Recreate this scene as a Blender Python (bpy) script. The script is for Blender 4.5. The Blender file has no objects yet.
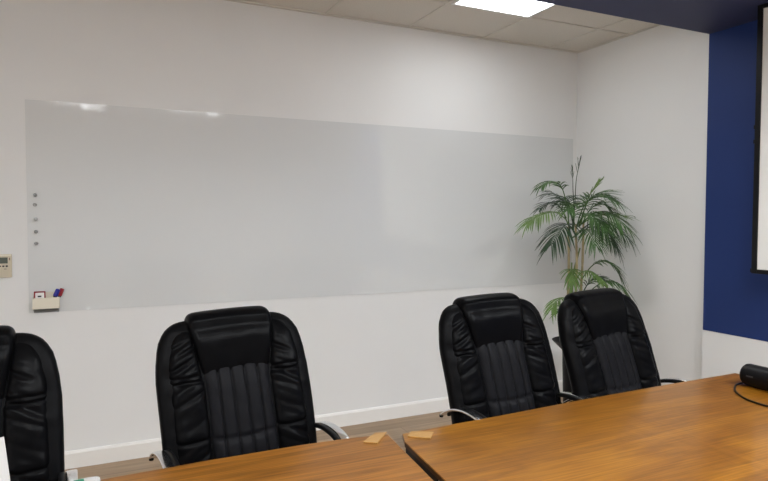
import bpy, bmesh, math, random
from mathutils import Vector, Matrix, noise
random.seed(7)
S = bpy.context.scene
C = S.collection

# ------------------------------------------------------------------ camera
def make_camera():
    yaw, pitch, roll = math.radians(25.1465), math.radians(2.1781), math.radians(0.0984)
    fwd = Vector((math.sin(yaw)*math.cos(pitch), math.cos(yaw)*math.cos(pitch), -math.sin(pitch)))
    right = Vector((math.cos(yaw), -math.sin(yaw), 0))
    up = right.cross(fwd)
    c, s = math.cos(roll), math.sin(roll)
    r2 = c*right + s*up
    u2 = -s*right + c*up
    m = Matrix((r2, u2, -fwd)).transposed().to_4x4()
    m.translation = Vector((-3.5815, -3.8981, 1.446))
    cd = bpy.data.cameras.new('camera')
    cd.sensor_width = 36.0
    cd.lens = 609.31/768*36.0
    cd.clip_start = 0.02
    co = bpy.data.objects.new('camera', cd)
    C.objects.link(co)
    co.matrix_world = m
    S.camera = co
make_camera()

# ------------------------------------------------------------------ world + exposure
w = bpy.data.worlds.new('world'); S.world = w
w.use_nodes = True
bg = w.node_tree.nodes['Background']
bg.inputs[0].default_value = (1.0, 0.97, 0.92, 1)
bg.inputs[1].default_value = 0.3
S.view_settings.view_transform = 'Standard'
S.view_settings.look = 'None'
S.view_settings.gamma = 1
S.view_settings.use_curve_mapping = False
S.view_settings.exposure = 1.56
LIGHT_STRENGTH = 17.0
DIM = 0.20
LIGHT_COLOR = (0.965, 1.0, 1.03, 1)
# added fill light, shining in through an unseen, made-up window on the left
WY0, WY1, WZ0, WZ1 = -6.2, -2.6, .85, 2.45
sd_ = bpy.data.lights.new('added_side_fill', 'AREA'); sd_.shape = 'RECTANGLE'
sd_.size = WY1-WY0; sd_.size_y = WZ1-WZ0; sd_.energy = 14; sd_.color = (1.0, .985, .96)
so_ = bpy.data.objects.new('added_side_fill', sd_); C.objects.link(so_)
so_.location = (-6.44, (WY0+WY1)/2, (WZ0+WZ1)/2)
so_.rotation_euler = Matrix(((0, 0, -1), (-1, 0, 0), (0, 1, 0))).to_euler()

# ------------------------------------------------------------------ materials
def newmat(name):
    m = bpy.data.materials.new(name); m.use_nodes = True
    nt = m.node_tree
    return m, nt, nt.nodes['Principled BSDF']
def N(nt, t, **kw):
    n = nt.nodes.new(t)
    for k, v in kw.items():
        if k.startswith('i_'):
            key = k[2:]
            n.inputs[int(key) if key.isdigit() else key].default_value = v
        else: setattr(n, k, v)
    return n
def mat(name, col, rough=0.5, metal=0.0, spec=0.5, nscale=0, namp=0.0, bscale=0, bstr=0.0, bdist=0.002, coat=0, trans=0, ior=1.45):
    m, nt, p = newmat(name)
    L = nt.links.new
    p.inputs['Base Color'].default_value = (*col, 1)
    p.inputs['Roughness'].default_value = rough
    p.inputs['Metallic'].default_value = metal
    p.inputs['Specular IOR Level'].default_value = spec
    p.inputs['Coat Weight'].default_value = coat
    p.inputs['Transmission Weight'].default_value = trans
    p.inputs['IOR'].default_value = ior
    tc = N(nt, 'ShaderNodeTexCoord')
    if namp:
        nz = N(nt, 'ShaderNodeTexNoise', i_Scale=nscale, i_Detail=4.0)
        L(tc.outputs['Object'], nz.inputs['Vector'])
        r = N(nt, 'ShaderNodeValToRGB')
        r.color_ramp.elements[0].position = .3; r.color_ramp.elements[1].position = .7
        r.color_ramp.elements[0].color = (*[c*(1-namp) for c in col], 1)
        r.color_ramp.elements[1].color = (*[min(1, c*(1+namp)) for c in col], 1)
        L(nz.outputs['Fac'], r.inputs['Fac']); L(r.outputs['Color'], p.inputs['Base Color'])
    if bstr:
        nb = N(nt, 'ShaderNodeTexNoise', i_Scale=bscale, i_Detail=3.0)
        L(tc.outputs['Object'], nb.inputs['Vector'])
        b = N(nt, 'ShaderNodeBump', i_Strength=bstr, i_Distance=bdist)
        L(nb.outputs['Fac'], b.inputs['Height']); L(b.outputs['Normal'], p.inputs['Normal'])
    return m
def wood(name, cols, rough, ring=26.0, stretch=(0.35, 7.0, 7.0), warp=1.2, coat=0.0, bump=0.05, fig=0.0):
    m, nt, p = newmat(name); L = nt.links.new
    tc = N(nt, 'ShaderNodeTexCoord')
    mp = N(nt, 'ShaderNodeMapping'); mp.inputs['Scale'].default_value = stretch
    L(tc.outputs['Object'], mp.inputs['Vector'])
    n1 = N(nt, 'ShaderNodeTexNoise', i_Scale=1.3, i_Detail=3.0, i_Distortion=warp)
    L(mp.outputs['Vector'], n1.inputs['Vector'])
    mul = N(nt, 'ShaderNodeMath', operation='MULTIPLY', i_1=ring); L(n1.outputs['Fac'], mul.inputs[0])
    sn = N(nt, 'ShaderNodeMath', operation='SINE'); L(mul.outputs[0], sn.inputs[0])
    mp2 = N(nt, 'ShaderNodeMapping'); mp2.inputs['Scale'].default_value = (stretch[0]*8, stretch[1]*30, stretch[2]*30)
    L(tc.outputs['Object'], mp2.inputs['Vector'])
    n2 = N(nt, 'ShaderNodeTexNoise', i_Scale=1.0, i_Detail=5.0); L(mp2.outputs['Vector'], n2.inputs['Vector'])
    a = N(nt, 'ShaderNodeMath', operation='MULTIPLY_ADD', i_1=0.13, i_2=0.5); L(sn.outputs[0], a.inputs[0])
    b = N(nt, 'ShaderNodeMath', operation='MULTIPLY_ADD', i_1=1.2, i_2=-0.60); L(n2.outputs['Fac'], b.inputs[0])
    s = N(nt, 'ShaderNodeMath', operation='ADD'); L(a.outputs[0], s.inputs[0]); L(b.outputs[0], s.inputs[1])
    last = s
    if fig:
        mp3 = N(nt, 'ShaderNodeMapping'); mp3.inputs['Scale'].default_value = (38, 5, 5); mp3.inputs['Rotation'].default_value = (0, 0, .5)
        L(tc.outputs['Object'], mp3.inputs['Vector'])
        n3 = N(nt, 'ShaderNodeTexNoise', i_Scale=1.0, i_Detail=2.0); L(mp3.outputs['Vector'], n3.inputs['Vector'])
        n4 = N(nt, 'ShaderNodeTexNoise', i_Scale=2.2, i_Detail=2.0); L(tc.outputs['Object'], n4.inputs['Vector'])
        c4 = N(nt, 'ShaderNodeMath', operation='SUBTRACT', i_1=0.42, use_clamp=True); L(n4.outputs['Fac'], c4.inputs[0])
        c3 = N(nt, 'ShaderNodeMath', operation='SUBTRACT', i_1=0.5); L(n3.outputs['Fac'], c3.inputs[0])
        f = N(nt, 'ShaderNodeMath', operation='MULTIPLY'); L(c4.outputs[0], f.inputs[0]); L(c3.outputs[0], f.inputs[1])
        last = N(nt, 'ShaderNodeMath', operation='MULTIPLY_ADD', i_1=fig); L(f.outputs[0], last.inputs[0]); L(s.outputs[0], last.inputs[2])
    r = N(nt, 'ShaderNodeValToRGB')
    e = r.color_ramp.elements
    e[0].position = .2; e[0].color = (*cols[0], 1); e[1].position = .8; e[1].color = (*cols[2], 1)
    mid = e.new(.5); mid.color = (*cols[1], 1)
    L(last.outputs[0], r.inputs['Fac']); L(r.outputs['Color'], p.inputs['Base Color'])
    p.inputs['Roughness'].default_value = rough; p.inputs['Specular IOR Level'].default_value = .25
    p.inputs['Coat Weight'].default_value = coat; p.inputs['Coat Roughness'].default_value = 0.08
    bp = N(nt, 'ShaderNodeBump', i_Strength=bump, i_Distance=.001)
    L(n2.outputs['Fac'], bp.inputs['Height']); L(bp.outputs['Normal'], p.inputs['Normal'])
    return m

M = {}
M['wall'] = mat('wall_paint', (.80, .80, .79), .7, spec=.25, nscale=2, namp=.012, bscale=240, bstr=.06, bdist=.001)
M['ceiling'] = mat('ceiling_tile', (.73, .70, .645), .85, spec=.2, nscale=130, namp=.06, bscale=160, bstr=.25, bdist=.002)
M['tbar'] = mat('ceiling_bar', (.68, .65, .595), .55)
M['skirting'] = mat('skirting_paint', (.84, .825, .79), .45)
M['navy'] = mat('navy_paint', (.015, .037, .155), .55, spec=.3, nscale=3, namp=.03)
M['navy_dark'] = mat('navy_soffit_paint', (.044, .052, .125), .6, spec=.3, nscale=3, namp=.03)
M['leather'] = mat('black_leather', (.0025, .0025, .0029), .32, spec=.045, bscale=230, bstr=.22, bdist=.0012)
M['leather_panel'] = mat('black_leather_panel', (.0075, .0075, .0088), .45, spec=.055, bscale=260, bstr=.2, bdist=.0012)
M['shell'] = mat('black_vinyl', (.0036, .0036, .0040), .42, spec=.05, bscale=200, bstr=.15, bdist=.001)
M['chrome'] = mat('polished_chrome', (.86, .86, .87), .16, metal=1.0)
M['plastic'] = mat('black_plastic', (.005, .005, .0055), .42, spec=.2)
M['rubber'] = mat('black_pad', (.006, .006, .0065), .45, spec=.2)
M['film'] = mat('whiteboard_film', (.70, .712, .708), .05, spec=.5, nscale=1.2, namp=.006)
M['film_wrinkle'] = mat('wrinkled_film', (.70, .712, .708), .035, spec=.5)
M['cream'] = mat('cream_plastic', (.80, .75, .62), .4)
M['cream2'] = mat('thermostat_plastic', (.62, .55, .42), .45)
M['lcd'] = mat('grey_display', (.10, .115, .095), .25)
M['dark'] = mat('dark_mark', (.03, .028, .028), .5)
M['brown'] = mat('brown_print', (.20, .14, .09), .6)
M['red'] = mat('red_plastic', (.30, .018, .03), .35)
M['blue'] = mat('blue_plastic', (.016, .022, .30), .35)
M['white'] = mat('white_plastic', (.85, .85, .84), .35)
M['paper'] = mat('white_paper', (.50, .50, .49), .7)
M['grey'] = mat('grey_plastic', (.36, .36, .37), .45)
M['badge'] = mat('dull_badge', (.03, .03, .032), .5)
M['lightgrey'] = mat('light_grey_paint', (.60, .59, .56), .5)
M['green'] = mat('green_print', (.01, .23, .12), .5)
M['clear'] = mat('clear_acrylic', (.80, .82, .82), .08, trans=.75, ior=1.49)
M['screen'] = mat('screen_fabric', (.80, .79, .755), .7, spec=.2)
M['frame'] = mat('black_frame', (.005, .005, .0055), .4, spec=.25)
M['soil'] = mat('dark_soil', (.03, .02, .013), .95, bscale=60, bstr=.8, bdist=.01)
M['pot'] = mat('black_pot', (.005, .005, .006), .4, spec=.2)
M['cane'] = mat('palm_cane', (.42, .34, .19), .6, nscale=14, namp=.3)
M['stem'] = mat('palm_green_stem', (.13, .19, .05), .5, nscale=10, namp=.2)
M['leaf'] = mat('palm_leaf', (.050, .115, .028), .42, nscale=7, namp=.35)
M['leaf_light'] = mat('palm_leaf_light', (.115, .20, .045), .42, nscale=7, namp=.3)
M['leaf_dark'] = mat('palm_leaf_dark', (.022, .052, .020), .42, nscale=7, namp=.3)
M['leaf_dry'] = mat('palm_leaf_yellow', (.45, .38, .08), .5, nscale=9, namp=.2)
M['oak_pale'] = wood('oak_top_pale', ((.115, .042, .005), (.195, .074, .009), (.285, .115, .018)), .38, ring=30, coat=.12, stretch=(.5, 6, 6))
M['oak'] = wood('oak_top_honey', ((.13, .046, .0035), (.205, .078, .006), (.285, .120, .011)), .32, ring=22, coat=.15, stretch=(.6, 5, 5), fig=2.2)
M['oak_edge'] = wood('oak_edge', ((.035, .014, .004), (.055, .022, .006), (.075, .032, .01)), .45)
M['veneer'] = wood('pale_veneer', ((.30, .155, .045), (.36, .195, .06), (.42, .24, .085)), .4, ring=18, stretch=(3, 20, 20))

def floor_mat():
    m, nt, p = newmat('laminate_planks'); L = nt.links.new
    tc = N(nt, 'ShaderNodeTexCoord')
    br = N(nt, 'ShaderNodeTexBrick')
    br.offset = .37; br.inputs['Scale'].default_value = 1.0
    br.inputs['Brick Width'].default_value = 1.25; br.inputs['Row Height'].default_value = .19
    br.inputs['Mortar Size'].default_value = .0018
    br.inputs['Color1'].default_value = (.33, .225, .135, 1); br.inputs['Color2'].default_value = (.41, .285, .175, 1)
    br.inputs['Mortar'].default_value = (.17, .11, .07, 1)
    L(tc.outputs['Object'], br.inputs['Vector'])
    mp = N(nt, 'ShaderNodeMapping'); mp.inputs['Scale'].default_value = (2.2, 30, 1); L(tc.outputs['Object'], mp.inputs['Vector'])
    nz = N(nt, 'ShaderNodeTexNoise', i_Scale=1.0, i_Detail=6.0, i_Distortion=.6); L(mp.outputs['Vector'], nz.inputs['Vector'])
    r = N(nt, 'ShaderNodeValToRGB'); r.color_ramp.elements[0].position = .3; r.color_ramp.elements[1].position = .72
    r.color_ramp.elements[0].color = (.62, .6, .58, 1); r.color_ramp.elements[1].color = (1.15, 1.15, 1.15, 1)
    L(nz.outputs['Fac'], r.inputs['Fac'])
    mx = N(nt, 'ShaderNodeMix', data_type='RGBA', blend_type='MULTIPLY'); mx.inputs['Factor'].default_value = .8
    L(br.outputs['Color'], mx.inputs[6]); L(r.outputs['Color'], mx.inputs[7])
    L(mx.outputs[2], p.inputs['Base Color']); p.inputs['Roughness'].default_value = .42
    return m
M['floor'] = floor_mat()
def pane_mat():
    m, nt, p = newmat('added_window_glass')
    tr = N(nt, 'ShaderNodeBsdfTransparent'); gl = N(nt, 'ShaderNodeBsdfGlossy', i_Roughness=.02); mx = N(nt, 'ShaderNodeMixShader', i_0=.06)
    nt.links.new(tr.outputs[0], mx.inputs[1]); nt.links.new(gl.outputs[0], mx.inputs[2])
    nt.links.new(mx.outputs[0], nt.nodes['Material Output'].inputs['Surface'])
    return m
M['pane'] = pane_mat()
def emit_mat(name, k):
    m, nt, p = newmat(name)
    p.inputs['Base Color'].default_value = (.9, .9, .9, 1)
    p.inputs['Emission Color'].default_value = LIGHT_COLOR
    p.inputs['Emission Strength'].default_value = LIGHT_STRENGTH*k
    return m
M['led'] = emit_mat('led_diffuser', 1.0)
M['led_dim'] = emit_mat('led_diffuser_dimmed', DIM)

# ------------------------------------------------------------------ mesh helpers
def link(o, parent=None):
    C.objects.link(o)
    if parent is not None: o.parent = parent
    return o
def obj(name, bm, m, parent=None, smooth=False, bevel=0, loc=None):
    bmesh.ops.recalc_face_normals(bm, faces=bm.faces)
    me = bpy.data.meshes.new(name); bm.to_mesh(me); bm.free()
    me.materials.append(m)
    if smooth:
        for f in me.polygons: f.use_smooth = True
    o = bpy.data.objects.new(name, me)
    if loc: o.location = loc
    if bevel:
        b = o.modifiers.new('bevel', 'BEVEL'); b.width = bevel; b.segments = 3; b.limit_method = 'ANGLE'; b.angle_limit = math.radians(40)
    return link(o, parent)
def tag(o, label=None, cat=None, group=None, kind=None):
    if label: o['label'] = label
    if cat: o['category'] = cat
    if group: o['group'] = group
    if kind: o['kind'] = kind
    return o
def empty(name, label, cat, loc=(0, 0, 0), rz=0, group=None):
    o = bpy.data.objects.new(name, None); o.empty_display_size = .1
    o.location = loc; o.rotation_euler = (0, 0, rz)
    link(o); return tag(o, label, cat, group)
def box(bm, x0, x1, y0, y1, z0, z1, mtx=None):
    vs = [bm.verts.new(Vector((x, y, z)) if mtx is None else mtx @ Vector((x, y, z))) for x in (x0, x1) for y in (y0, y1) for z in (z0, z1)]
    for f in ((0, 1, 3, 2), (4, 6, 7, 5), (0, 4, 5, 1), (2, 3, 7, 6), (0, 2, 6, 4), (1, 5, 7, 3)):
        bm.faces.new([vs[i] for i in f])
def bx(*a, **k):
    bm = bmesh.new(); box(bm, *a, **k); return bm
def struct(name, bm, m, bevel=0):
    return tag(obj(name, bm, m, bevel=bevel), kind='structure')
def loft(bm, rings, cap=True, closed=True):
    R = [[bm.verts.new(p) for p in r] for r in rings]
    n = len(R[0])
    for a, b in zip(R, R[1:]):
        for i in range(n if closed else n-1):
            j = (i+1) % n
            bm.faces.new((a[i], a[j], b[j], b[i]))
    if cap and closed:
        bm.faces.new(R[0][::-1]); bm.faces.new(R[-1])
    return R
def tube(bm, pts, rad, n=10, up=Vector((0, 0, 1))):
    pts = [Vector(p) for p in pts]
    rings = []
    for i, p in enumerate(pts):
        t = (pts[min(i+1, len(pts)-1)] - pts[max(i-1, 0)]).normalized()
        a = t.cross(up)
        if a.length < 1e-3: a = t.cross(Vector((1, 0, 0)))
        a.normalize(); b = t.cross(a)
        r = rad(i/(len(pts)-1)) if callable(rad) else rad
        rings.append([p + r*(math.cos(2*math.pi*k/n)*a + math.sin(2*math.pi*k/n)*b) for k in range(n)])
    loft(bm, rings)
def lathe(bm, prof, n=24, mtx=None):
    rings = []
    for r, z in prof:
        ring = [Vector((r*math.cos(2*math.pi*k/n), r*math.sin(2*math.pi*k/n), z)) for k in range(n)]
        rings.append([mtx @ v for v in ring] if mtx else ring)
    loft(bm, rings)
def spline(pts, n):
    """Catmull-Rom through the points"""
    P = [Vector(p) for p in pts]; P = [2*P[0]-P[1]] + P + [2*P[-1]-P[-2]]
    out = []
    m = len(P)-3
    for k in range(n+1):
        t = k/n*m; i = min(int(t), m-1); f = t-i
        a, b, c, d = P[i:i+4]
        out.append(.5*((2*b) + (c-a)*f + (2*a-5*b+4*c-d)*f*f + (3*b-3*c+d-a)*f**3))
    return out
def lerp_tab(tab, x):
    if x <= tab[0][0]: return tab[0][1]
    for (a, va), (b, vb) in zip(tab, tab[1:]):
        if x <= b:
            t = (x-a)/(b-a); return va + (vb-va)*t
    return tab[-1][1]

# ------------------------------------------------------------------ the room
XL, YF, H = -6.3, -6.6, 2.8
SOFY, SOFZ = -1.236, 2.61
struct('floor', bx(XL, 0.3, YF, 0.1, -.1, 0), M['floor'])
struct('wall_back', bx(XL, 0.1, 0, .1, 0, H), M['wall'])
struct('wall_right', bx(0, .1, YF, 0, 0, H), M['wall'])
bm = bmesh.new()
box(bm, XL-.1, XL, YF, WY0, 0, H); box(bm, XL-.1, XL, WY1, .1, 0, H)
box(bm, XL-.1, XL, WY0, WY1, 0, WZ0); box(bm, XL-.1, XL, WY0, WY1, WZ1, H)
struct('wall_left', bm, M['wall'])
bm = bmesh.new(); n_ = 4; st_ = (WY1-WY0)/n_
for i in range(n_+1): box(bm, XL-.08, XL-.03, max(WY0, WY0+i*st_-.025), min(WY1, WY0+i*st_+.025), WZ0, WZ1)
for i in range(n_):
    for z in (WZ0, WZ1-.05): box(bm, XL-.08, XL-.03, WY0+i*st_+.025*(1 if i else 2)-.0, WY0+(i+1)*st_-.025, z, z+.05)
win = struct('added_window_1', bm, M['white'])  # unseen window, added to let the side fill into the room
o = obj('pane', bx(XL-.058, XL-.052, WY0+.01, WY1-.01, WZ0+.01, WZ1-.01), M['pane'], win)
struct('wall_front', bx(XL, .1, YF-.1, YF, 0, H), M['wall'])
struct('ceiling', bx(XL-.1, .1, YF-.1, .1, H, H+.1), M['ceiling'])
# the right wall steps out by 5 cm; navy paint above the dado line
JOGY = -1.228
struct('trim_1', bx(-.05, 0, YF, JOGY, 0, H), M['wall'])
struct('trim_2', bx(-.053, -.05, YF, JOGY-.004, .724, H), M['navy'])
struct('trim_3', bx(-2.1, -.053, -3.3, SOFY, SOFZ, H), M['navy_dark'])
# baseboards with a small bevel on the top
def baseboard(name, a, b, depth, h):
    bm = bmesh.new()
    ax, ay = a; bx_, by = b
    d = Vector((bx_-ax, by-ay, 0)); n = Vector((d.y, -d.x, 0)).normalized()   # towards the room
    prof = [(0, 0), (depth, 0), (depth, h-.014), (depth*.55, h), (0, h)]
    loft(bm, [[Vector((p[0], p[1], 0)) + n*q[0] + Vector((0, 0, q[1])) for q in prof] for p in (a, b)])
    return struct(name, bm, M['skirting'])
baseboard('baseboard_back', (XL, 0), (0, 0), .014, .10)
baseboard('baseboard_right', (0, -.014), (0, JOGY), .014, .10)
baseboard('baseboard_left', (XL, YF), (XL, 0), .014, .10)
# exposed bars of the suspended ceiling
bm = bmesh.new()
TX, TY, TS = -1.558, -.54, .628
k = 0
for i in range(-8, 3):
    x = TX + i*TS
    if x < XL+.02 or x > -.02: continue
    box(bm, x-.011, x+.011, YF+.001, -.001, H-.006, H)
for j in range(0, 10):
    y = TY - j*TS
    if y < YF: continue
    box(bm, XL+.001, -.001, y-.011, y+.011, H-.0055, H)
box(bm, XL+.001, -.001, -.022, -.001, H-.009, H)
box(bm, -.022, -.001, YF+.001, -.022, H-.009, H)
struct('trim_4', bm, M['tbar'])

# ------------------------------------------------------------------ ceiling lights
def ceiling_light(x, y, label, m='led'):
    t = empty('ceiling_light', label, 'ceiling light', (x, y, H-.001), group='square ceiling light panels')
    a = .302; bm = bmesh.new()
    for s in ((-a, a, -a, -a+.018), (-a, a, a-.018, a), (-a, -a+.018, -a+.018, a-.018), (a-.018, a, -a+.018, a-.018)):
        box(bm, s[0], s[1], s[2], s[3], -.012, 0)
    obj('light_frame', bm, M['white'], t)
    obj('diffuser', bx(-a+.018, a-.018, -a+.018, a-.018, -.009, -.002), M[m], t)
    return t
ceiling_light(-1.244, TY-TS/2, 'lit square white ceiling panel beside the navy bulkhead', 'led_dim')
for x, y, l in ((-3.756, TY-TS*5.5+.17, 'lit square ceiling panel behind the near edge of the left table'),
                (-2.5, TY-TS*5.5+.17, 'lit square ceiling panel behind the right table'),
                (-1.244, TY-TS*5.5+.17, 'lit square ceiling panel behind the navy bulkhead, second from the right wall'),
                (-.616, TY-TS*5.5+.17, 'added lit square ceiling panel nearest the right wall behind the navy bulkhead'),  # extra panel, added to brighten the right wall and navy paint
                (-5.012, TY-TS*5.5+.17, 'added lit square ceiling panel near the left wall')):  # extra unseen panel, added to spread the light more evenly
    ceiling_light(x, y, l, 'led_dim' if x < -5 else 'led')

# ------------------------------------------------------------------ whiteboard
BX0, BX1, BZ0, BZ1 = -3.9355, -.0386, .909, 2.091
t = empty('whiteboard', 'large glossy pale grey whiteboard film covering the back wall', 'whiteboard', (BX0, 0, BZ0))
obj('writing_surface', bx(0, BX1-BX0, -.004, -.0005, 0, BZ1-BZ0), M['film'], t)
def wrinkle(cx, cz, wx, wz, amp, seed, freq):
    bm = bmesh.new(); nx, nz = 44, 24
    V = []
    for j in range(nz+1):
        row = []
        for i in range(nx+1):
            u, v = i/nx*2-1, j/nz*2-1
            mask = max(0, 1-u*u)**.7*max(0, 1-v*v)**.6
            h = noise.noise(Vector((u*freq, v*freq*.8, seed)))+.5*noise.noise(Vector((u*freq*2.3, v*freq*2.1, seed+9)))
            row.append(bm.verts.new((cx-BX0+u*wx, -.00405-mask*amp*(.55+h), cz-BZ0+v*wz)))
        V.append(row)
    for j in range(nz):
        for i in range(nx): bm.faces.new((V[j][i], V[j][i+1], V[j+1][i+1], V[j+1][i]))
    o = obj('film_wrinkle', bm, M['film_wrinkle'], t, smooth=True)
    o['label'] = 'crumpled glinting patch of the film'
wrinkle(-3.597, 2.069, .060, .021, .00034, 1.3, 6.5)
wrinkle(-2.901, 2.072, .058, .018, .00034, 4.1, 6.5)
wrinkle(-2.212, 2.067, .048, .021, .0014, 7.7, 5.0)
wrinkle(-3.454, .950, .020, .034, .0012, 11.2, 3.0)
wrinkle(-3.305, .955, .026, .034, .0011, 14.9, 3.0)
wrinkle(-2.011, .957, .030, .040, .0016, 18.4, 3.0)

# five clear push magnets
mg = None
for (px, pz), l in zip(((-3.893, 1.566), (-3.896, 1.512), (-3.893, 1.432), (-3.893, 1.363), (-3.893, 1.298)),
        ('clear push magnet on the whiteboard, topmost of five', 'clear push magnet on the whiteboard, second from the top of five',
         'clear push magnet on the whiteboard, middle one of five', 'clear push magnet on the whiteboard, second from the bottom of five',
         'clear push magnet on the whiteboard, lowest of five')):
    t2 = empty('magnet', l, 'magnet', (px, -.004, pz), group='clear magnets on the whiteboard')
    rx = Matrix.Rotation(math.pi/2, 4, 'X')
    bm = bmesh.new(); lathe(bm, [(.0005, .0045), (.009, .0045), (.0085, .007), (.006, .011), (.0058, .016), (.0095, .021), (.0095, .024), (.0005, .0255)], 20, rx)
    obj('knob', bm, M['clear'], t2, smooth=True)
    bm = bmesh.new(); lathe(bm, [(.0005, 0), (.0095, 0), (.0095, .0044), (.0005, .0044)], 20, rx)
    o = obj('magnet_disc', bm, M['lightgrey'], t2); o['label'] = 'grey disc'

# marker holder
t = empty('marker_holder', 'cream plastic marker holder stuck on the lower left corner of the whiteboard', 'holder', (-3.915, -.004, .930))
bm = bmesh.new(); box(bm, 0, .132, -.046, -.042, .004, .066); box(bm, 0, .004, -.042, 0, .004, .066); box(bm, .128, .132, -.042, 0, .004, .066); box(bm, .004, .128, -.042, 0, .004, .008)
obj('tray', bm, M['cream'], t, bevel=.0015)
obj('back_plate', bx(.004, .128, -.004, 0, .008, .094), M['cream'], t, bevel=.0015)
o = obj('lower_clip', bx(.004, .128, -.012, 0, -.020, .0035), M['clear'], t, bevel=.002); o['label'] = 'clear lower ledge'
t = empty('framed_card', 'small white card with a dark red frame standing in the cream holder', 'card', (-3.909, -.012, .940))
bm = bmesh.new()
for s in ((0, .006, 0, .090), (.050, .056, 0, .090), (.006, .050, .083, .090), (.006, .050, 0, .006)): box(bm, s[0], s[1], -.009, -.001, s[2], s[3])
obj('frame', bm, M['red'], t)
obj('card', bx(.006, .050, -.007, -.003, .006, .083), M['white'], t)
o = obj('printed_mark', bx(.018, .036, -.0085, -.007, .058, .066), M['dark'], t); o['label'] = 'dark mark'
def marker(name, label, x, y, tilt, capm, lean):
    t = empty(name, label, 'marker', (x, y, .942)); t.rotation_euler = (lean, tilt, 0)
    bm = bmesh.new(); lathe(bm, [(.001, 0), (.0085, 0), (.0088, .003), (.0088, .056), (.001, .056)], 16); obj('barrel', bm, M['white'], t, smooth=False)
    bm = bmesh.new(); lathe(bm, [(.001, .0562), (.0092, .0562), (.0092, .064), (.001, .064)], 16); obj('collar', bm, M['dark'], t)
    bm = bmesh.new(); lathe(bm, [(.001, .0642), (.0115, .0642), (.0122, .068), (.0115, .102), (.0085, .106), (.001, .106)], 16); obj('cap', bm, capm, t)
    return t
marker('marker_pen', 'whiteboard marker with a blue cap leaning right in the cream holder', -3.828, -.0347, .38, M['blue'], 0)
marker('marker_pen', 'whiteboard marker with a red cap, behind the blue one in the cream holder', -3.808, -.0178, .38, M['red'], 0)

# wall thermostat
t = empty('thermostat', 'cream wall thermostat with a grey display and dark buttons', 'thermostat', (-4.0125, 0, 1.114))
obj('housing', bx(-.120, 0, -.018, 0, 0, .127), M['cream2'], t, bevel=.003)
obj('cover', bx(-.119, -.001, -.0195, -.0182, .118, .126), M['cream'], t)
o = obj('display', bx(-.110, -.018, -.0195, -.0182, .077, .110), M['lcd'], t)
for i in range(6):
    o = obj('button', bx(-.108+i*.016, -.098+i*.016, -.021, -.0182, .058, .066), M['dark'], t, bevel=.0015)
bm = bmesh.new(); lathe(bm, [(.0005, 0), (.0052, 0), (.0052, .003), (.0005, .003)], 16, Matrix.Translation((-.0225, -.0182, .062)) @ Matrix.Rotation(math.pi/2, 4, 'X'))
obj('button', bm, M['dark'], t)
o = obj('printed_mark', bx(-.085, -.058, -.0188, -.0182, .019, .023), M['brown'], t); o['label'] = 'brown print'
o = obj('printed_mark', bx(-.036, -.024, -.0188, -.0182, .045, .048), M['brown'], t); o['label'] = 'brown print'
o = obj('sensor_slot', bx(-.012, -.007, -.0188, -.0182, .094, .108), M['brown'], t)

# ------------------------------------------------------------------ projection screen on the navy wall
SX = -.291; SY0, SY1, SZ0, SZ1 = -1.702, -3.25, 1.138, 2.6095
t = empty('projection_screen', 'white pull-down projection screen with a black border before the navy wall', 'screen', (SX, SY0, SZ0))
hh = SZ1-SZ0; ww = SY0-SY1
bm = bmesh.new()
box(bm, 0, .030, -.030, 0, 0, hh); box(bm, 0, .030, -ww, -ww+.03, 0, hh); box(bm, 0, .030, -ww+.03, -.030, 0, .024); box(bm, 0, .030, -ww+.03, -.03, hh-.024, hh)
obj('frame', bm, M['frame'], t, bevel=.002)
obj('screen_surface', bx(.006, .026, -ww+.03, -.030, .024, hh-.024), M['screen'], t)
for z in (.004, .72, .80):
    o = obj('bracket', bx(.008, .030, .0005, .012, z, z+.022), M['plastic'], t, bevel=.002)

# ------------------------------------------------------------------ tables
def table(name, label, A, B, depth, top, rot_extra=0, legs=None):
    """A, B = the two far corners of the top; the root is at A on the floor, local x runs along the far edge"""
    d = Vector((B[0]-A[0], B[1]-A[1])); L = d.length; a = math.atan2(d.y, d.x)
    t = empty(name, label, 'table', (A[0], A[1], 0), a)
    return t, L
t, L = table('conference_table', 'pale oak conference table at the lower left, light box on its corner', (-4.75, -2.114), (-2.738, -2.114), .9, None)
TL = t
bm = bmesh.new()
TOPL = [(-4.75, -2.140), (-4.2, -2.126), (-3.582, -2.113), (-3.30, -2.101), (-3.02, -2.099), (-2.85, -2.109), (-2.736, -2.128), (-2.834, -3.07), (-4.75, -3.07)]
loft(bm, [[Vector((p[0]+4.75, p[1]+2.114, z)) for p in TOPL] for z in (.718, .74)])
obj('tabletop', bm, M['oak_pale'], t, bevel=.003)
obj('apron', bx(.10, L-.20, -.86, -.84, .60, .7175), M['oak_edge'], t)
for x0 in (.12, L-.30):
    obj('leg_panel', bx(x0, x0+.04, -.86, -.34, .03, .7175), M['lightgrey'], t, bevel=.003)
    obj('foot', bx(x0-.03, x0+.07, -.88, -.30, 0, .03), M['lightgrey'], t, bevel=.004)
t, L = table('conference_table', 'honey oak conference table at the lower right, black speaker on it', (-2.709, -2.2), (-.964, -2.2), .9, None)
TR = t
bm = bmesh.new()
TOP = [(-2.717, -2.215), (-2.692, -2.147), (-2.50, -2.136), (-2.289, -2.129), (-1.9, -2.107), (-1.447, -2.093), (-.964, -2.088), (-.975, -2.6), (-1.02, -3.1), (-2.807, -3.1)]
loft(bm, [[Vector((p[0]+2.709, p[1]+2.2, z)) for p in TOP] for z in (.724, .74)])
obj('tabletop', bm, M['oak'], t, bevel=.0015)
bm = bmesh.new()
e0 = Vector((-.008, -.015, 0)); e = Vector((-.090, -.885, 0)).normalized(); nrm = Vector((-e.y, e.x, 0))  # inwards
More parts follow.
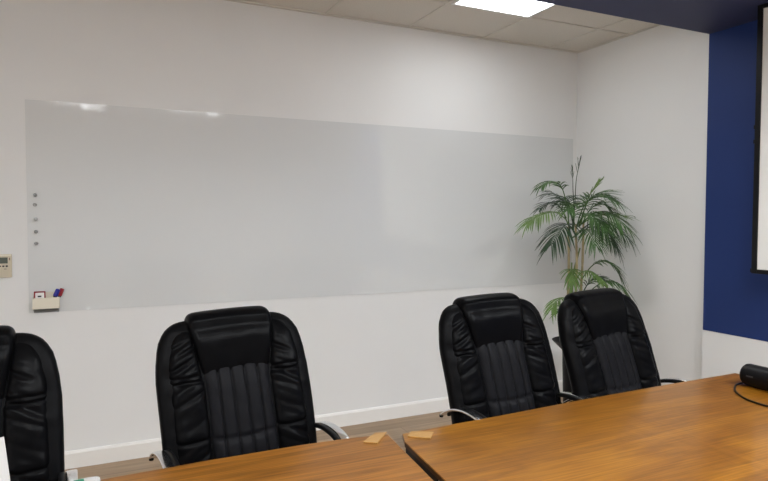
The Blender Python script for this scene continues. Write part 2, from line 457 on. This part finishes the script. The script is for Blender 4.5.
if nrm.x < 0: nrm = -nrm
def slab(bm, s0, s1, o0, o1, z0, z1):
    P = [e0+e*s0+nrm*o0, e0+e*s1+nrm*o0, e0+e*s1+nrm*o1, e0+e*s0+nrm*o1]
    loft(bm, [[Vector((p.x, p.y, z)) for p in P] for z in (z0, z1)])
slab(bm, .004, .245, .001, .03, .60, .7235); obj('apron', bm, M['plastic'], t)
bm = bmesh.new(); slab(bm, .0, .855, -.0012, .0, .7245, .7375); o = obj('edge_band', bm, M['oak_edge'], t); o['label'] = 'dark brown edge strip'
bm = bmesh.new(); slab(bm, .246, .78, .002, .045, .03, .7235); obj('leg_panel', bm, M['lightgrey'], t, bevel=.003)
bm = bmesh.new(); slab(bm, .21, .82, -.01, .075, 0, .03); obj('foot', bm, M['lightgrey'], t, bevel=.004)
obj('leg_panel', bx(L-.24, L-.20, -.86, -.30, .03, .7235), M['lightgrey'], t, bevel=.003)
obj('foot', bx(L-.27, L-.17, -.88, -.28, 0, .03), M['lightgrey'], t, bevel=.004)

def chip(label, pts):
    bm = bmesh.new(); c = sum((Vector((*p, 0)) for p in pts), Vector())/4
    loft(bm, [[Vector((p[0]-c.x, p[1]-c.y, z)) for p in pts] for z in (.0002, .0042)])
    o = obj('wooden_plate', bm, M['veneer'], bevel=.0012, loc=(c.x, c.y, .7402)); tag(o, label, 'wood piece', 'thin wooden plates on the table corners')
chip('thin pale wooden plate on the right end of the left table', [(-2.840, -2.167), (-2.776, -2.111), (-2.735, -2.119), (-2.803, -2.195)])
chip('thin pale wooden plate on the left corner of the right table', [(-2.692, -2.182), (-2.659, -2.147), (-2.595, -2.184), (-2.633, -2.228)])

# ------------------------------------------------------------------ speaker bar and its cable
d = Vector((.012, -1, 0)).normalized()
t = empty('speaker_bar', 'black rounded speaker bar lying on the right table', 'speaker', (-1.105, -2.225, .7402), math.atan2(d.y, d.x))
rr = .046
mx = Matrix.Translation((0, 0, rr)) @ Matrix.Rotation(math.pi/2, 4, 'Y')
bm = bmesh.new(); lathe(bm, [(.004, 0), (.026, .001), (.037, .005), (.044, .013), (rr, .024), (rr, .50), (.044, .511), (.037, .519), (.026, .523), (.004, .524)], 40, mx)
obj('body', bm, M['plastic'], t, smooth=True)
obj('foot_strip', bx(.05, .47, -.014, .014, -.0001, .004), M['rubber'], t)
bm = bmesh.new(); box(bm, .040, .068, -.0008, .0002, -.003, .003, Matrix.Translation((0, 0, rr)) @ Matrix.Rotation(math.radians(0), 4, 'X') @ Matrix.Translation((0, -rr, .004)))
o = obj('badge', bm, M['badge'], t); o['label'] = 'small grey badge'
pts = [(-1.100, -2.226, .7475), (-1.150, -2.228, .7450), (-1.195, -2.249, .7440), (-1.260, -2.299, .7440), (-1.312, -2.372, .7440), (-1.328, -2.43, .7440), (-1.326, -2.48, .7440), (-1.30, -2.57, .7440), (-1.26, -2.68, .744), (-1.20, -2.78, .744)]
bm = bmesh.new(); tube(bm, spline(pts, 60), .0036, 10)
tag(obj('cable', bm, M['plastic'], smooth=True), 'thin black cable curving over the right table from the speaker', 'cable')

# ------------------------------------------------------------------ things on the left table
t = empty('tissue_packet', 'flat white packet with a green mark on the left table edge', 'packet', (-3.668, -2.178, .7402), math.radians(4))
bm = bmesh.new()
loft(bm, [[Vector((x*(1-s*.12), y*(1-s*.12), z)) for x, y in ((-.085, -.05), (.085, -.05), (.085, .05), (-.085, .05))] for z, s in ((0, 1), (.006, 0), (.012, 0), (.017, 1))])
obj('wrapper', bm, M['paper'], t, bevel=.003)
o = obj('printed_mark', bx(.022, .046, .012, .040, .0171, .0176), M['green'], t); o['label'] = 'green mark'
t = empty('table_sign', 'white leaning sign board in a grey foot at the left frame edge', 'sign', (-3.829, -2.215, .7402), math.radians(4))
lean = Matrix.Rotation(math.radians(-7), 4, 'Y') @ Matrix.Rotation(math.radians(-14), 4, 'X')
bm = bmesh.new(); box(bm, -.055, .055, -.003, .003, .012, .168, lean); obj('board', bm, M['paper'], t, bevel=.001)
obj('foot', bx(-.058, .058, -.03, .035, 0, .022), M['grey'], t, bevel=.003)

# ------------------------------------------------------------------ office chairs
def ymid(z): return -(1.09-z)*.25 - .018*math.sin(max(0, min(1, (z-.45)/.45))*math.pi)
WT = [(.43, .260), (.50, .268), (.62, .273), (.80, .276), (.88, .276), (.94, .271), (.98, .264), (1.01, .256), (1.035, .242), (1.05, .230), (1.06, .217), (1.068, .200), (1.073, .182), (1.076, .15)]
def wz(z): return lerp_tab(WT, z)
def tz(z): return lerp_tab([(.43, .045), (.50, .062), (.9, .060), (1.0, .054), (1.05, .044), (1.068, .030), (1.076, .010)], z)
def bow(x): return .040*(min(1.1, abs(x)/.285))**2.3
def front(x, z):
    """local y of the front of the shell at x, z"""
    w_, t_ = wz(z), tz(z)
    q = min(1, abs(x)/w_)
    return ymid(z) - bow(x) - t_*(max(0, 1-q**4))**.5
def sgnpow(v, p): return math.copysign(abs(v)**p, v)
def shell_bm():
    bm = bmesh.new(); rings = []
    zs = [.43+.01*i for i in range(0, 57)] + [.994, 1.002, 1.010, 1.018, 1.026, 1.034, 1.042, 1.049, 1.056, 1.062, 1.068, 1.071, 1.0735, 1.076]
    n = 56
    for z in zs:
        w_, t_ = wz(z), tz(z); r = []
        for k in range(n):
            a = 2*math.pi*k/n
            x = w_*sgnpow(math.cos(a), .5); y = t_*sgnpow(math.sin(a), .75)
            # piping groove round the wing and soft wrinkles
            g = .004*noise.noise(Vector((x*9, z*26, 3.1)))*(1 if y < 0 else .3)
            r.append(Vector((x + math.copysign(1, x)*g*.4, ymid(z)-bow(x)+y+g, z)))
        rings.append(r)
    loft(bm, rings)
    return bm
def patch(outline, height, nx, nz, z0, z1, inset=.02):
    """cushion: outline(z) -> (xa, xb); height(u, v, x, z) -> how far it stands off the shell"""
    bm = bmesh.new(); F, B = [], []
    for j in range(nz+1):
        v = j/nz*2-1; fr, bk = [], []
        for i in range(nx+1):
            u = i/nx*2-1
            # finer steps at the border
            uu = math.sin(u*math.pi/2); vv = math.sin(v*math.pi/2)
            z = z0+(z1-z0)*(vv+1)/2
            xa, xb = outline(z); x = xa+(xb-xa)*(uu+1)/2
            zz = z
            rim = (max(0, 1-abs(uu)**7)*max(0, 1-abs(vv)**9))**.5
            y = front(x, z) + inset*(1-rim) - height(uu, vv, x, z)*rim
            fr.append(bm.verts.new((x, y, zz)))
            bk.append(bm.verts.new((x, front(x, z)+inset+.001, zz)))
        F.append(fr); B.append(bk)
    for j in range(nz):
        for i in range(nx):
            bm.faces.new((F[j][i], F[j][i+1], F[j+1][i+1], F[j+1][i]))
            bm.faces.new((B[j][i], B[j+1][i], B[j+1][i+1], B[j][i+1]))
    for j in range(nz):
        bm.faces.new((F[j][0], F[j+1][0], B[j+1][0], B[j][0])); bm.faces.new((F[j][nx], B[j][nx], B[j+1][nx], F[j+1][nx]))
    for i in range(nx):
        bm.faces.new((F[0][i], B[0][i], B[0][i+1], F[0][i+1])); bm.faces.new((F[nz][i], F[nz][i+1], B[nz][i+1], B[nz][i]))
    return bm
def groove(d, wdt): return math.exp(-(d/wdt)**2)
def inner(z): return lerp_tab([(.45, .124), (.6, .120), (.86, .119), (.92, .130), (1.0, .143), (1.07, .153)], z)
def bolster_bm(s, seed):
    def outline(z):
        a = inner(z)-.004; b = min(wz(z)-.032, .240)
        b = max(b, a+.008)
        return (a, b) if s > 0 else (-b, -a)
    def height(u, v, x, z):
        ax = abs(x)
        h = .021*(1-.45*abs(u)**2.4)
        h *= lerp_tab([(.45, .8), (.6, 1), (.95, 1), (1.04, .55)], z)
        for sz, k in ((.897, .008), (.880, .010), (.692, .009)):
            dz = z-(sz+.05*(ax-.18)*s*.4)
            h -= k*groove(dz, .0045)
            h += .003*groove(dz-.02, .014)
        # creases gather near the seams
        wr = noise.noise(Vector((x*7+seed, z*46+x*20*s, seed)))
        wr = wr-abs(wr)*.6
        h += .0085*wr*(.30+1.0*groove(z-.93, .09)+.8*groove(z-.60, .06))
        h += .003*noise.noise(Vector((x*22, z*16, seed+4)))
        return h
    return patch(outline, height, 34, 170, .455, 1.064)
def center_bm():
    def outline(z): a = inner(z)-.002; return (-a, a)
    def height(u, v, x, z):
        h = .020*(1-.25*u*u)
        sz = .690 - .010*(1-(x/.12)**2)
        h += .007*groove(z-(sz-.05), .05)
        h -= .011*groove(z-sz, .0065)
        for k in (-1.5, -.5, .5, 1.5):
            h -= .0085*groove(x-k*.048, .0036)
        c = (x/.048+.5) % 1
        h += .003*math.sin(c*math.pi*1.0)
        h += .0016*noise.noise(Vector((x*30, z*30, 2.2)))
        return h
    return patch(outline, height, 110, 90, .455, .932, inset=.012)
def headrest_bm():
    bm = bmesh.new(); rings = []
    # profile (inner path, outer path) from the lower front edge over the top to the back
    prof = []
    for z in (.892, .898, .907, .920, .935, .952, .970, .988, 1.006, 1.024, 1.043, 1.060):
        out = lerp_tab([(.892, .006), (.898, .015), (.907, .021), (.920, .024), (.95, .028), (1.0, .031), (1.06, .031)], z)
        prof.append((Vector((ymid(z)-.02, z)), Vector((ymid(z)-.050*min(1, (1.14-z)/.12)-out, z))))
    yc = ymid(1.06)
    for a in (20, 40, 60, 80, 100, 120, 140, 160, 180):
        A = math.radians(a)
        prof.append((Vector((yc-.005, 1.055)), Vector((yc-.008-.062*math.cos(A), 1.060+.046*math.sin(A)**.8))))
    for z in (1.04, 1.0, .96, .92):
        prof.append((Vector((ymid(z)+.01, z)), Vector((ymid(z)+.054, z))))
    n = 44; nP = len(prof)
    for k, (q, o) in enumerate(prof):
        zq = o.y if k < 12 else 1.07
        w_ = lerp_tab([(.892, .127), (.93, .133), (1.0, .146), (1.06, .157), (1.1, .157)], zq)
        r = []
        for i in range(n+1):
            u = math.sin((i/n*2-1)*math.pi/2)
            f = (max(0, 1-abs(u)**16))**.5
            p = q+(o-q)*f
            cr = .0028*noise.noise(Vector((u*3.0, k*.5, 8.8)))*f
            sag = 0
            if k < 6: sag = -.010*(1-u*u)*(1-k/6)
            r.append(Vector((u*w_, p.x-cr-bow(u*w_)*(1 if k < 14 else .5), p.y+sag-.004*u*u)))
        rings.append(r)
    loft(bm, rings, closed=False)
    return bm
def seat_bm():
    bm = bmesh.new(); nx, ny = 40, 44; T, Bt = [], []
    for j in range(ny+1):
        v = j/ny*2-1; a, b = [], []
        for i in range(nx+1):
            u = i/nx*2-1
            uu, vv = math.sin(u*math.pi/2), math.sin(v*math.pi/2)
            rim = (max(0, 1-abs(uu)**6)*max(0, 1-abs(vv)**6))**.5
            x = uu*.265*(1-.06*(1-vv)/2); y = -.41+.275*vv
            top = .455+.045*rim + .018*abs(uu)**3*rim
            for k in (-1, 1): top -= .008*groove(abs(x)-.14, .006)*rim
            a.append(bm.verts.new((x, y, top))); b.append(bm.verts.new((x, y, .455-.06*rim)))
        T.append(a); Bt.append(b)
    for j in range(ny):
        for i in range(nx):
            bm.faces.new((T[j][i], T[j][i+1], T[j+1][i+1], T[j+1][i])); bm.faces.new((Bt[j][i], Bt[j+1][i], Bt[j+1][i+1], Bt[j][i+1]))
    bmesh.ops.remove_doubles(bm, verts=bm.verts, dist=1e-5)
    return bm
ARM = [(0, -.085, .622), (0, -.13, .650), (0, -.20, .675), (0, -.28, .685), (0, -.36, .678), (0, -.43, .648), (0, -.475, .60), (0, -.485, .55), (0, -.46, .49), (0, -.40, .452), (0, -.33, .442)]
def band_bm(x0, x1, path, th, dz=0, lo=0, hi=1, rnd=.3):
    P = spline(path, 60); P = P[int(lo*60):int(hi*60)+1]
    bm = bmesh.new(); rings = []
    for i, p in enumerate(P):
        tg = (P[min(i+1, len(P)-1)]-P[max(i-1, 0)]).normalized(); nr = Vector((0, -tg.z, tg.y))
        if nr.z < 0 and i < len(P)*.5: nr = -nr
        if i and nr.dot(prev) < 0: nr = -nr
        prev = nr
        xm, hw = (x0+x1)/2, (x1-x0)/2; ring = []
        for k in range(16):
            a = 2*math.pi*k/16
            ring.append(Vector((xm+hw*sgnpow(math.cos(a), .45), 0, 0)) + p + Vector((0, 0, dz)) + nr*(th*sgnpow(math.sin(a), .6)))
        rings.append(ring)
    loft(bm, rings); return bm
def make_chair(label):
    t = empty('office_chair', label, 'chair', group='black leather office chairs along the back wall')
    obj('backrest', shell_bm(), M['shell'], t, smooth=True)
    for s in (-1, 1): obj('side_bolster', bolster_bm(s, 5.0+s), M['leather'], t, smooth=True)
    obj('ribbed_panel', center_bm(), M['leather_panel'], t, smooth=True)
    obj('headrest', headrest_bm(), M['leather'], t, smooth=True)
    # the whole back leans a touch to one side
    tilt = Matrix.Rotation(math.radians(-1.7), 4, 'Y'); pv = Vector((0, 0, .62))
    for ch in t.children:
        ch.matrix_local = Matrix.Translation(pv) @ tilt @ Matrix.Translation(-pv)
    obj('seat', seat_bm(), M['leather'], t, smooth=True)
    for s in (-1, 1):
        a, b = (.254, .287) if s > 0 else (-.287, -.254)
        arm = obj('armrest', band_bm(a, b, ARM, .0055), M['chrome'], t, smooth=True); arm['label'] = 'chrome arm band'
        a, b = (.236, .253) if s > 0 else (-.253, -.236)
        pad = obj('arm_pad', band_bm(a, b, ARM, .0085, dz=-.004, lo=.0, hi=.55), M['rubber'], arm, smooth=True); pad['label'] = 'black pad'
        bm = bmesh.new(); p = Vector(ARM[0]); lathe(bm, [(.001, 0), (.0075, 0), (.0085, .004), (.0075, .012), (.001, .013)], 14, Matrix.Translation((s*.277, p.y+.006, p.z-.012)))
        plug = obj('end_plug', bm, M['rubber'], arm); plug['label'] = 'black plug'
    # mechanism, gas lift, star base and castors
    obj('mechanism', bx(-.10, .10, -.52, -.22, .355, .396), M['plastic'], t, bevel=.006)
    bm = bmesh.new(); lathe(bm, [(.001, .09), (.030, .09), (.030, .24), (.016, .242), (.016, .358), (.001, .358)], 20, Matrix.Translation((0, -.37, 0))); obj('gas_lift', bm, M['plastic'], t)
    for k in range(5):
        a = 2*math.pi*k/5+.3; d = Vector((math.cos(a), math.sin(a), 0)); c = Vector((0, -.37, 0)); sd = Vector((-d.y, d.x, 0))
        bm = bmesh.new(); rings = []
        for r_, hw, z0, z1 in ((.028, .026, .085, .135), (.15, .020, .085, .118), (.29, .015, .078, .098)):
            rings.append([c+d*r_+sd*hw*q+Vector((0, 0, z)) for q, z in ((-1, z0), (1, z0), (1, z1), (-1, z1))])
        loft(bm, rings); leg = obj('base_leg', bm, M['chrome'], t, bevel=.004)
        bm = bmesh.new()
        for q in (-1, 1):
            m4 = Matrix.Translation(c+d*.285+sd*q*.014+Vector((0, 0, .0265))) @ Matrix.Rotation(a, 4, 'Z') @ Matrix.Rotation(math.pi/2, 4, 'X')
            lathe(bm, [(.002, -.009), (.023, -.009), (.0265, -.004), (.0265, .004), (.023, .009), (.002, .009)], 20, m4)
        m5 = Matrix.Translation(c+d*.285); lathe(bm, [(.001, .03), (.006, .03), (.006, .080), (.001, .080)], 10, m5)
        obj('castor', bm, M['plastic'], leg, smooth=False)
    return t
def copy_tree(o, parent=None):
    c = o.copy(); C.objects.link(c)
    if parent is not None: c.parent = parent
    for ch in list(o.children):
        copy_tree(ch, c)
    return c
CH = [((-3.962, -1.67), 2, 'leftmost black leather office chair, cut off by the left frame edge'),
      ((-3.136, -1.585), 5, 'black leather office chair alone under the middle of the whiteboard'),
      ((-2.012, -1.635), 0, 'black leather office chair at the left end of the honey oak table'),
      ((-1.452, -1.70), 6, 'rightmost black leather office chair, in front of the potted palm')]
c0 = make_chair(CH[0][2])
copies = [c0] + [copy_tree(c0) for _ in CH[1:]]
for c, (p, a, l) in zip(copies, CH):
    c.location = (p[0], p[1], 0); c.rotation_euler = (0, 0, math.radians(a)); c['label'] = l
# the arms are set wider where the neighbours leave room
for c, (dl, dr) in zip(copies, ((.02, .02), (.022, .022), (0, 0), (0, .045))):
    for ch in c.children:
        if ch.name.startswith('armrest'):
            left = ch.data.vertices[0].co.x < 0
            ch.location.x = -dl if left else dr

# ------------------------------------------------------------------ potted palm
PX, PY = -.42, -.46
palm = empty('potted_palm', 'tall green palm in a black pot in the room corner', 'plant', (PX, PY, 0))
bm = bmesh.new(); lathe(bm, [(.002, 0), (.068, 0), (.072, .01), (.084, .47), (.150, .535), (.158, .545), (.150, .548), (.086, .495), (.002, .495)], 40)
obj('pot', bm, M['pot'], palm, smooth=False)
bm = bmesh.new(); lathe(bm, [(.002, .4955), (.086, .4955), (.098, .507), (.06, .52), (.002, .528)], 30); obj('soil', bm, M['soil'], palm)
def cane(pts, r, m='cane'):
    bm = bmesh.new(); P = spline([Vector(p)-Vector((PX, PY, 0)) for p in pts], 30)
    tube(bm, P, lambda s: r*(1-.35*s)*(1+.10*(1 if int(s*13) % 2 else 0)), 10)
    obj('cane', bm, M[m], palm, smooth=True)
def frond(pts, nl, ll, m, width=.011, droop=.25, spread=58, seed=0, t0=.28, side=None):
    """pts = world points along the rachis (base .. tip); leaflets pair off towards the tip"""
    rnd = random.Random(seed)
    P = spline([Vector(p)-Vector((PX, PY, 0)) for p in pts], 40)
    bm = bmesh.new(); tube(bm, P, lambda s: .0042*(1-.8*s)+.0006, 6)
    if side is None: side = Vector((0, 0, 1))
    for i in range(nl):
        f = t0+(1-t0)*i/(nl-1)
        k = min(int(f*40), 39); p = P[k].lerp(P[k+1], f*40-k); tg = (P[min(k+1, 40)]-P[max(k-1, 0)]).normalized()
        lat = tg.cross(side)
        if lat.length < .15: lat = tg.cross(Vector((0, 1, 0)))
        lat.normalize(); upv = lat.cross(tg).normalized()
        prof = math.sin(min(1, (f-t0)/(1-t0)*.80+.25)*math.pi)**.6 if f < .995 else .5
        for s in (-1, 1):
            l = ll*(.35+.65*prof)*rnd.uniform(.88, 1.1)
            ang = math.radians(spread*(1-.55*(f-t0)/(1-t0))+rnd.uniform(-6, 6))
            d = (tg*math.cos(ang)+lat*s*math.sin(ang)+upv*rnd.uniform(.02, .28)).normalized()
            wv = d.cross(upv).normalized(); wd = width*rnd.uniform(.85, 1.15)
            prev = None
            for q in range(6):
                h = q/5
                c = p+d*l*h+Vector((0, 0, -droop*l*h*h))
                ww_ = wd*(.30+2.4*h)*(1-h)**.85*.46 + .0004
                fold = upv*ww_*.35
                ring = [bm.verts.new(c-wv*ww_+fold), bm.verts.new(c), bm.verts.new(c+wv*ww_+fold)]
                if prev:
                    bm.faces.new((prev[0], prev[1], ring[1], ring[0])); bm.faces.new((prev[1], prev[2], ring[2], ring[1]))
                prev = ring
    for v in bm.verts:
        v.co.x = min(v.co.x, -PX-.012-.02*rnd.random()); v.co.y = min(v.co.y, -PY-.012)
    o = obj('frond', bm, M[m], palm, smooth=False)
    sol = o.modifiers.new('solid', 'SOLIDIFY'); sol.thickness = .0007
    return o
# canes: beige above, rising from the soil
FRONDS = []
exec_palm = True
B = lambda x, y, z: (PX+(x if x < .1 else .1+(x-.1)*.64), PY+y, z)
cane([B(-.03, .02, .515), B(-.045, .02, .8), B(-.05, .01, 1.05), B(-.05, .02, 1.38)], .0115)
cane([B(-.01, -.03, .515), B(-.018, -.03, .85), B(-.022, -.04, 1.15), B(-.03, -.03, 1.40)], .0105)
cane([B(.04, .0, .515), B(.055, 0, .85), B(.06, -.01, 1.1), B(.075, 0, 1.42)], .0110)
cane([B(.01, .04, .515), B(.02, .05, .8), B(.03, .05, 1.02), B(.09, .05, 1.22)], .0085, 'stem')
cane([B(-.06, -.02, .515), B(-.075, -.02, .75), B(-.065, -.03, .95), B(-.05, -.02, 1.12)], .0085, 'stem')
fr = [
 # top spikes and upper crown
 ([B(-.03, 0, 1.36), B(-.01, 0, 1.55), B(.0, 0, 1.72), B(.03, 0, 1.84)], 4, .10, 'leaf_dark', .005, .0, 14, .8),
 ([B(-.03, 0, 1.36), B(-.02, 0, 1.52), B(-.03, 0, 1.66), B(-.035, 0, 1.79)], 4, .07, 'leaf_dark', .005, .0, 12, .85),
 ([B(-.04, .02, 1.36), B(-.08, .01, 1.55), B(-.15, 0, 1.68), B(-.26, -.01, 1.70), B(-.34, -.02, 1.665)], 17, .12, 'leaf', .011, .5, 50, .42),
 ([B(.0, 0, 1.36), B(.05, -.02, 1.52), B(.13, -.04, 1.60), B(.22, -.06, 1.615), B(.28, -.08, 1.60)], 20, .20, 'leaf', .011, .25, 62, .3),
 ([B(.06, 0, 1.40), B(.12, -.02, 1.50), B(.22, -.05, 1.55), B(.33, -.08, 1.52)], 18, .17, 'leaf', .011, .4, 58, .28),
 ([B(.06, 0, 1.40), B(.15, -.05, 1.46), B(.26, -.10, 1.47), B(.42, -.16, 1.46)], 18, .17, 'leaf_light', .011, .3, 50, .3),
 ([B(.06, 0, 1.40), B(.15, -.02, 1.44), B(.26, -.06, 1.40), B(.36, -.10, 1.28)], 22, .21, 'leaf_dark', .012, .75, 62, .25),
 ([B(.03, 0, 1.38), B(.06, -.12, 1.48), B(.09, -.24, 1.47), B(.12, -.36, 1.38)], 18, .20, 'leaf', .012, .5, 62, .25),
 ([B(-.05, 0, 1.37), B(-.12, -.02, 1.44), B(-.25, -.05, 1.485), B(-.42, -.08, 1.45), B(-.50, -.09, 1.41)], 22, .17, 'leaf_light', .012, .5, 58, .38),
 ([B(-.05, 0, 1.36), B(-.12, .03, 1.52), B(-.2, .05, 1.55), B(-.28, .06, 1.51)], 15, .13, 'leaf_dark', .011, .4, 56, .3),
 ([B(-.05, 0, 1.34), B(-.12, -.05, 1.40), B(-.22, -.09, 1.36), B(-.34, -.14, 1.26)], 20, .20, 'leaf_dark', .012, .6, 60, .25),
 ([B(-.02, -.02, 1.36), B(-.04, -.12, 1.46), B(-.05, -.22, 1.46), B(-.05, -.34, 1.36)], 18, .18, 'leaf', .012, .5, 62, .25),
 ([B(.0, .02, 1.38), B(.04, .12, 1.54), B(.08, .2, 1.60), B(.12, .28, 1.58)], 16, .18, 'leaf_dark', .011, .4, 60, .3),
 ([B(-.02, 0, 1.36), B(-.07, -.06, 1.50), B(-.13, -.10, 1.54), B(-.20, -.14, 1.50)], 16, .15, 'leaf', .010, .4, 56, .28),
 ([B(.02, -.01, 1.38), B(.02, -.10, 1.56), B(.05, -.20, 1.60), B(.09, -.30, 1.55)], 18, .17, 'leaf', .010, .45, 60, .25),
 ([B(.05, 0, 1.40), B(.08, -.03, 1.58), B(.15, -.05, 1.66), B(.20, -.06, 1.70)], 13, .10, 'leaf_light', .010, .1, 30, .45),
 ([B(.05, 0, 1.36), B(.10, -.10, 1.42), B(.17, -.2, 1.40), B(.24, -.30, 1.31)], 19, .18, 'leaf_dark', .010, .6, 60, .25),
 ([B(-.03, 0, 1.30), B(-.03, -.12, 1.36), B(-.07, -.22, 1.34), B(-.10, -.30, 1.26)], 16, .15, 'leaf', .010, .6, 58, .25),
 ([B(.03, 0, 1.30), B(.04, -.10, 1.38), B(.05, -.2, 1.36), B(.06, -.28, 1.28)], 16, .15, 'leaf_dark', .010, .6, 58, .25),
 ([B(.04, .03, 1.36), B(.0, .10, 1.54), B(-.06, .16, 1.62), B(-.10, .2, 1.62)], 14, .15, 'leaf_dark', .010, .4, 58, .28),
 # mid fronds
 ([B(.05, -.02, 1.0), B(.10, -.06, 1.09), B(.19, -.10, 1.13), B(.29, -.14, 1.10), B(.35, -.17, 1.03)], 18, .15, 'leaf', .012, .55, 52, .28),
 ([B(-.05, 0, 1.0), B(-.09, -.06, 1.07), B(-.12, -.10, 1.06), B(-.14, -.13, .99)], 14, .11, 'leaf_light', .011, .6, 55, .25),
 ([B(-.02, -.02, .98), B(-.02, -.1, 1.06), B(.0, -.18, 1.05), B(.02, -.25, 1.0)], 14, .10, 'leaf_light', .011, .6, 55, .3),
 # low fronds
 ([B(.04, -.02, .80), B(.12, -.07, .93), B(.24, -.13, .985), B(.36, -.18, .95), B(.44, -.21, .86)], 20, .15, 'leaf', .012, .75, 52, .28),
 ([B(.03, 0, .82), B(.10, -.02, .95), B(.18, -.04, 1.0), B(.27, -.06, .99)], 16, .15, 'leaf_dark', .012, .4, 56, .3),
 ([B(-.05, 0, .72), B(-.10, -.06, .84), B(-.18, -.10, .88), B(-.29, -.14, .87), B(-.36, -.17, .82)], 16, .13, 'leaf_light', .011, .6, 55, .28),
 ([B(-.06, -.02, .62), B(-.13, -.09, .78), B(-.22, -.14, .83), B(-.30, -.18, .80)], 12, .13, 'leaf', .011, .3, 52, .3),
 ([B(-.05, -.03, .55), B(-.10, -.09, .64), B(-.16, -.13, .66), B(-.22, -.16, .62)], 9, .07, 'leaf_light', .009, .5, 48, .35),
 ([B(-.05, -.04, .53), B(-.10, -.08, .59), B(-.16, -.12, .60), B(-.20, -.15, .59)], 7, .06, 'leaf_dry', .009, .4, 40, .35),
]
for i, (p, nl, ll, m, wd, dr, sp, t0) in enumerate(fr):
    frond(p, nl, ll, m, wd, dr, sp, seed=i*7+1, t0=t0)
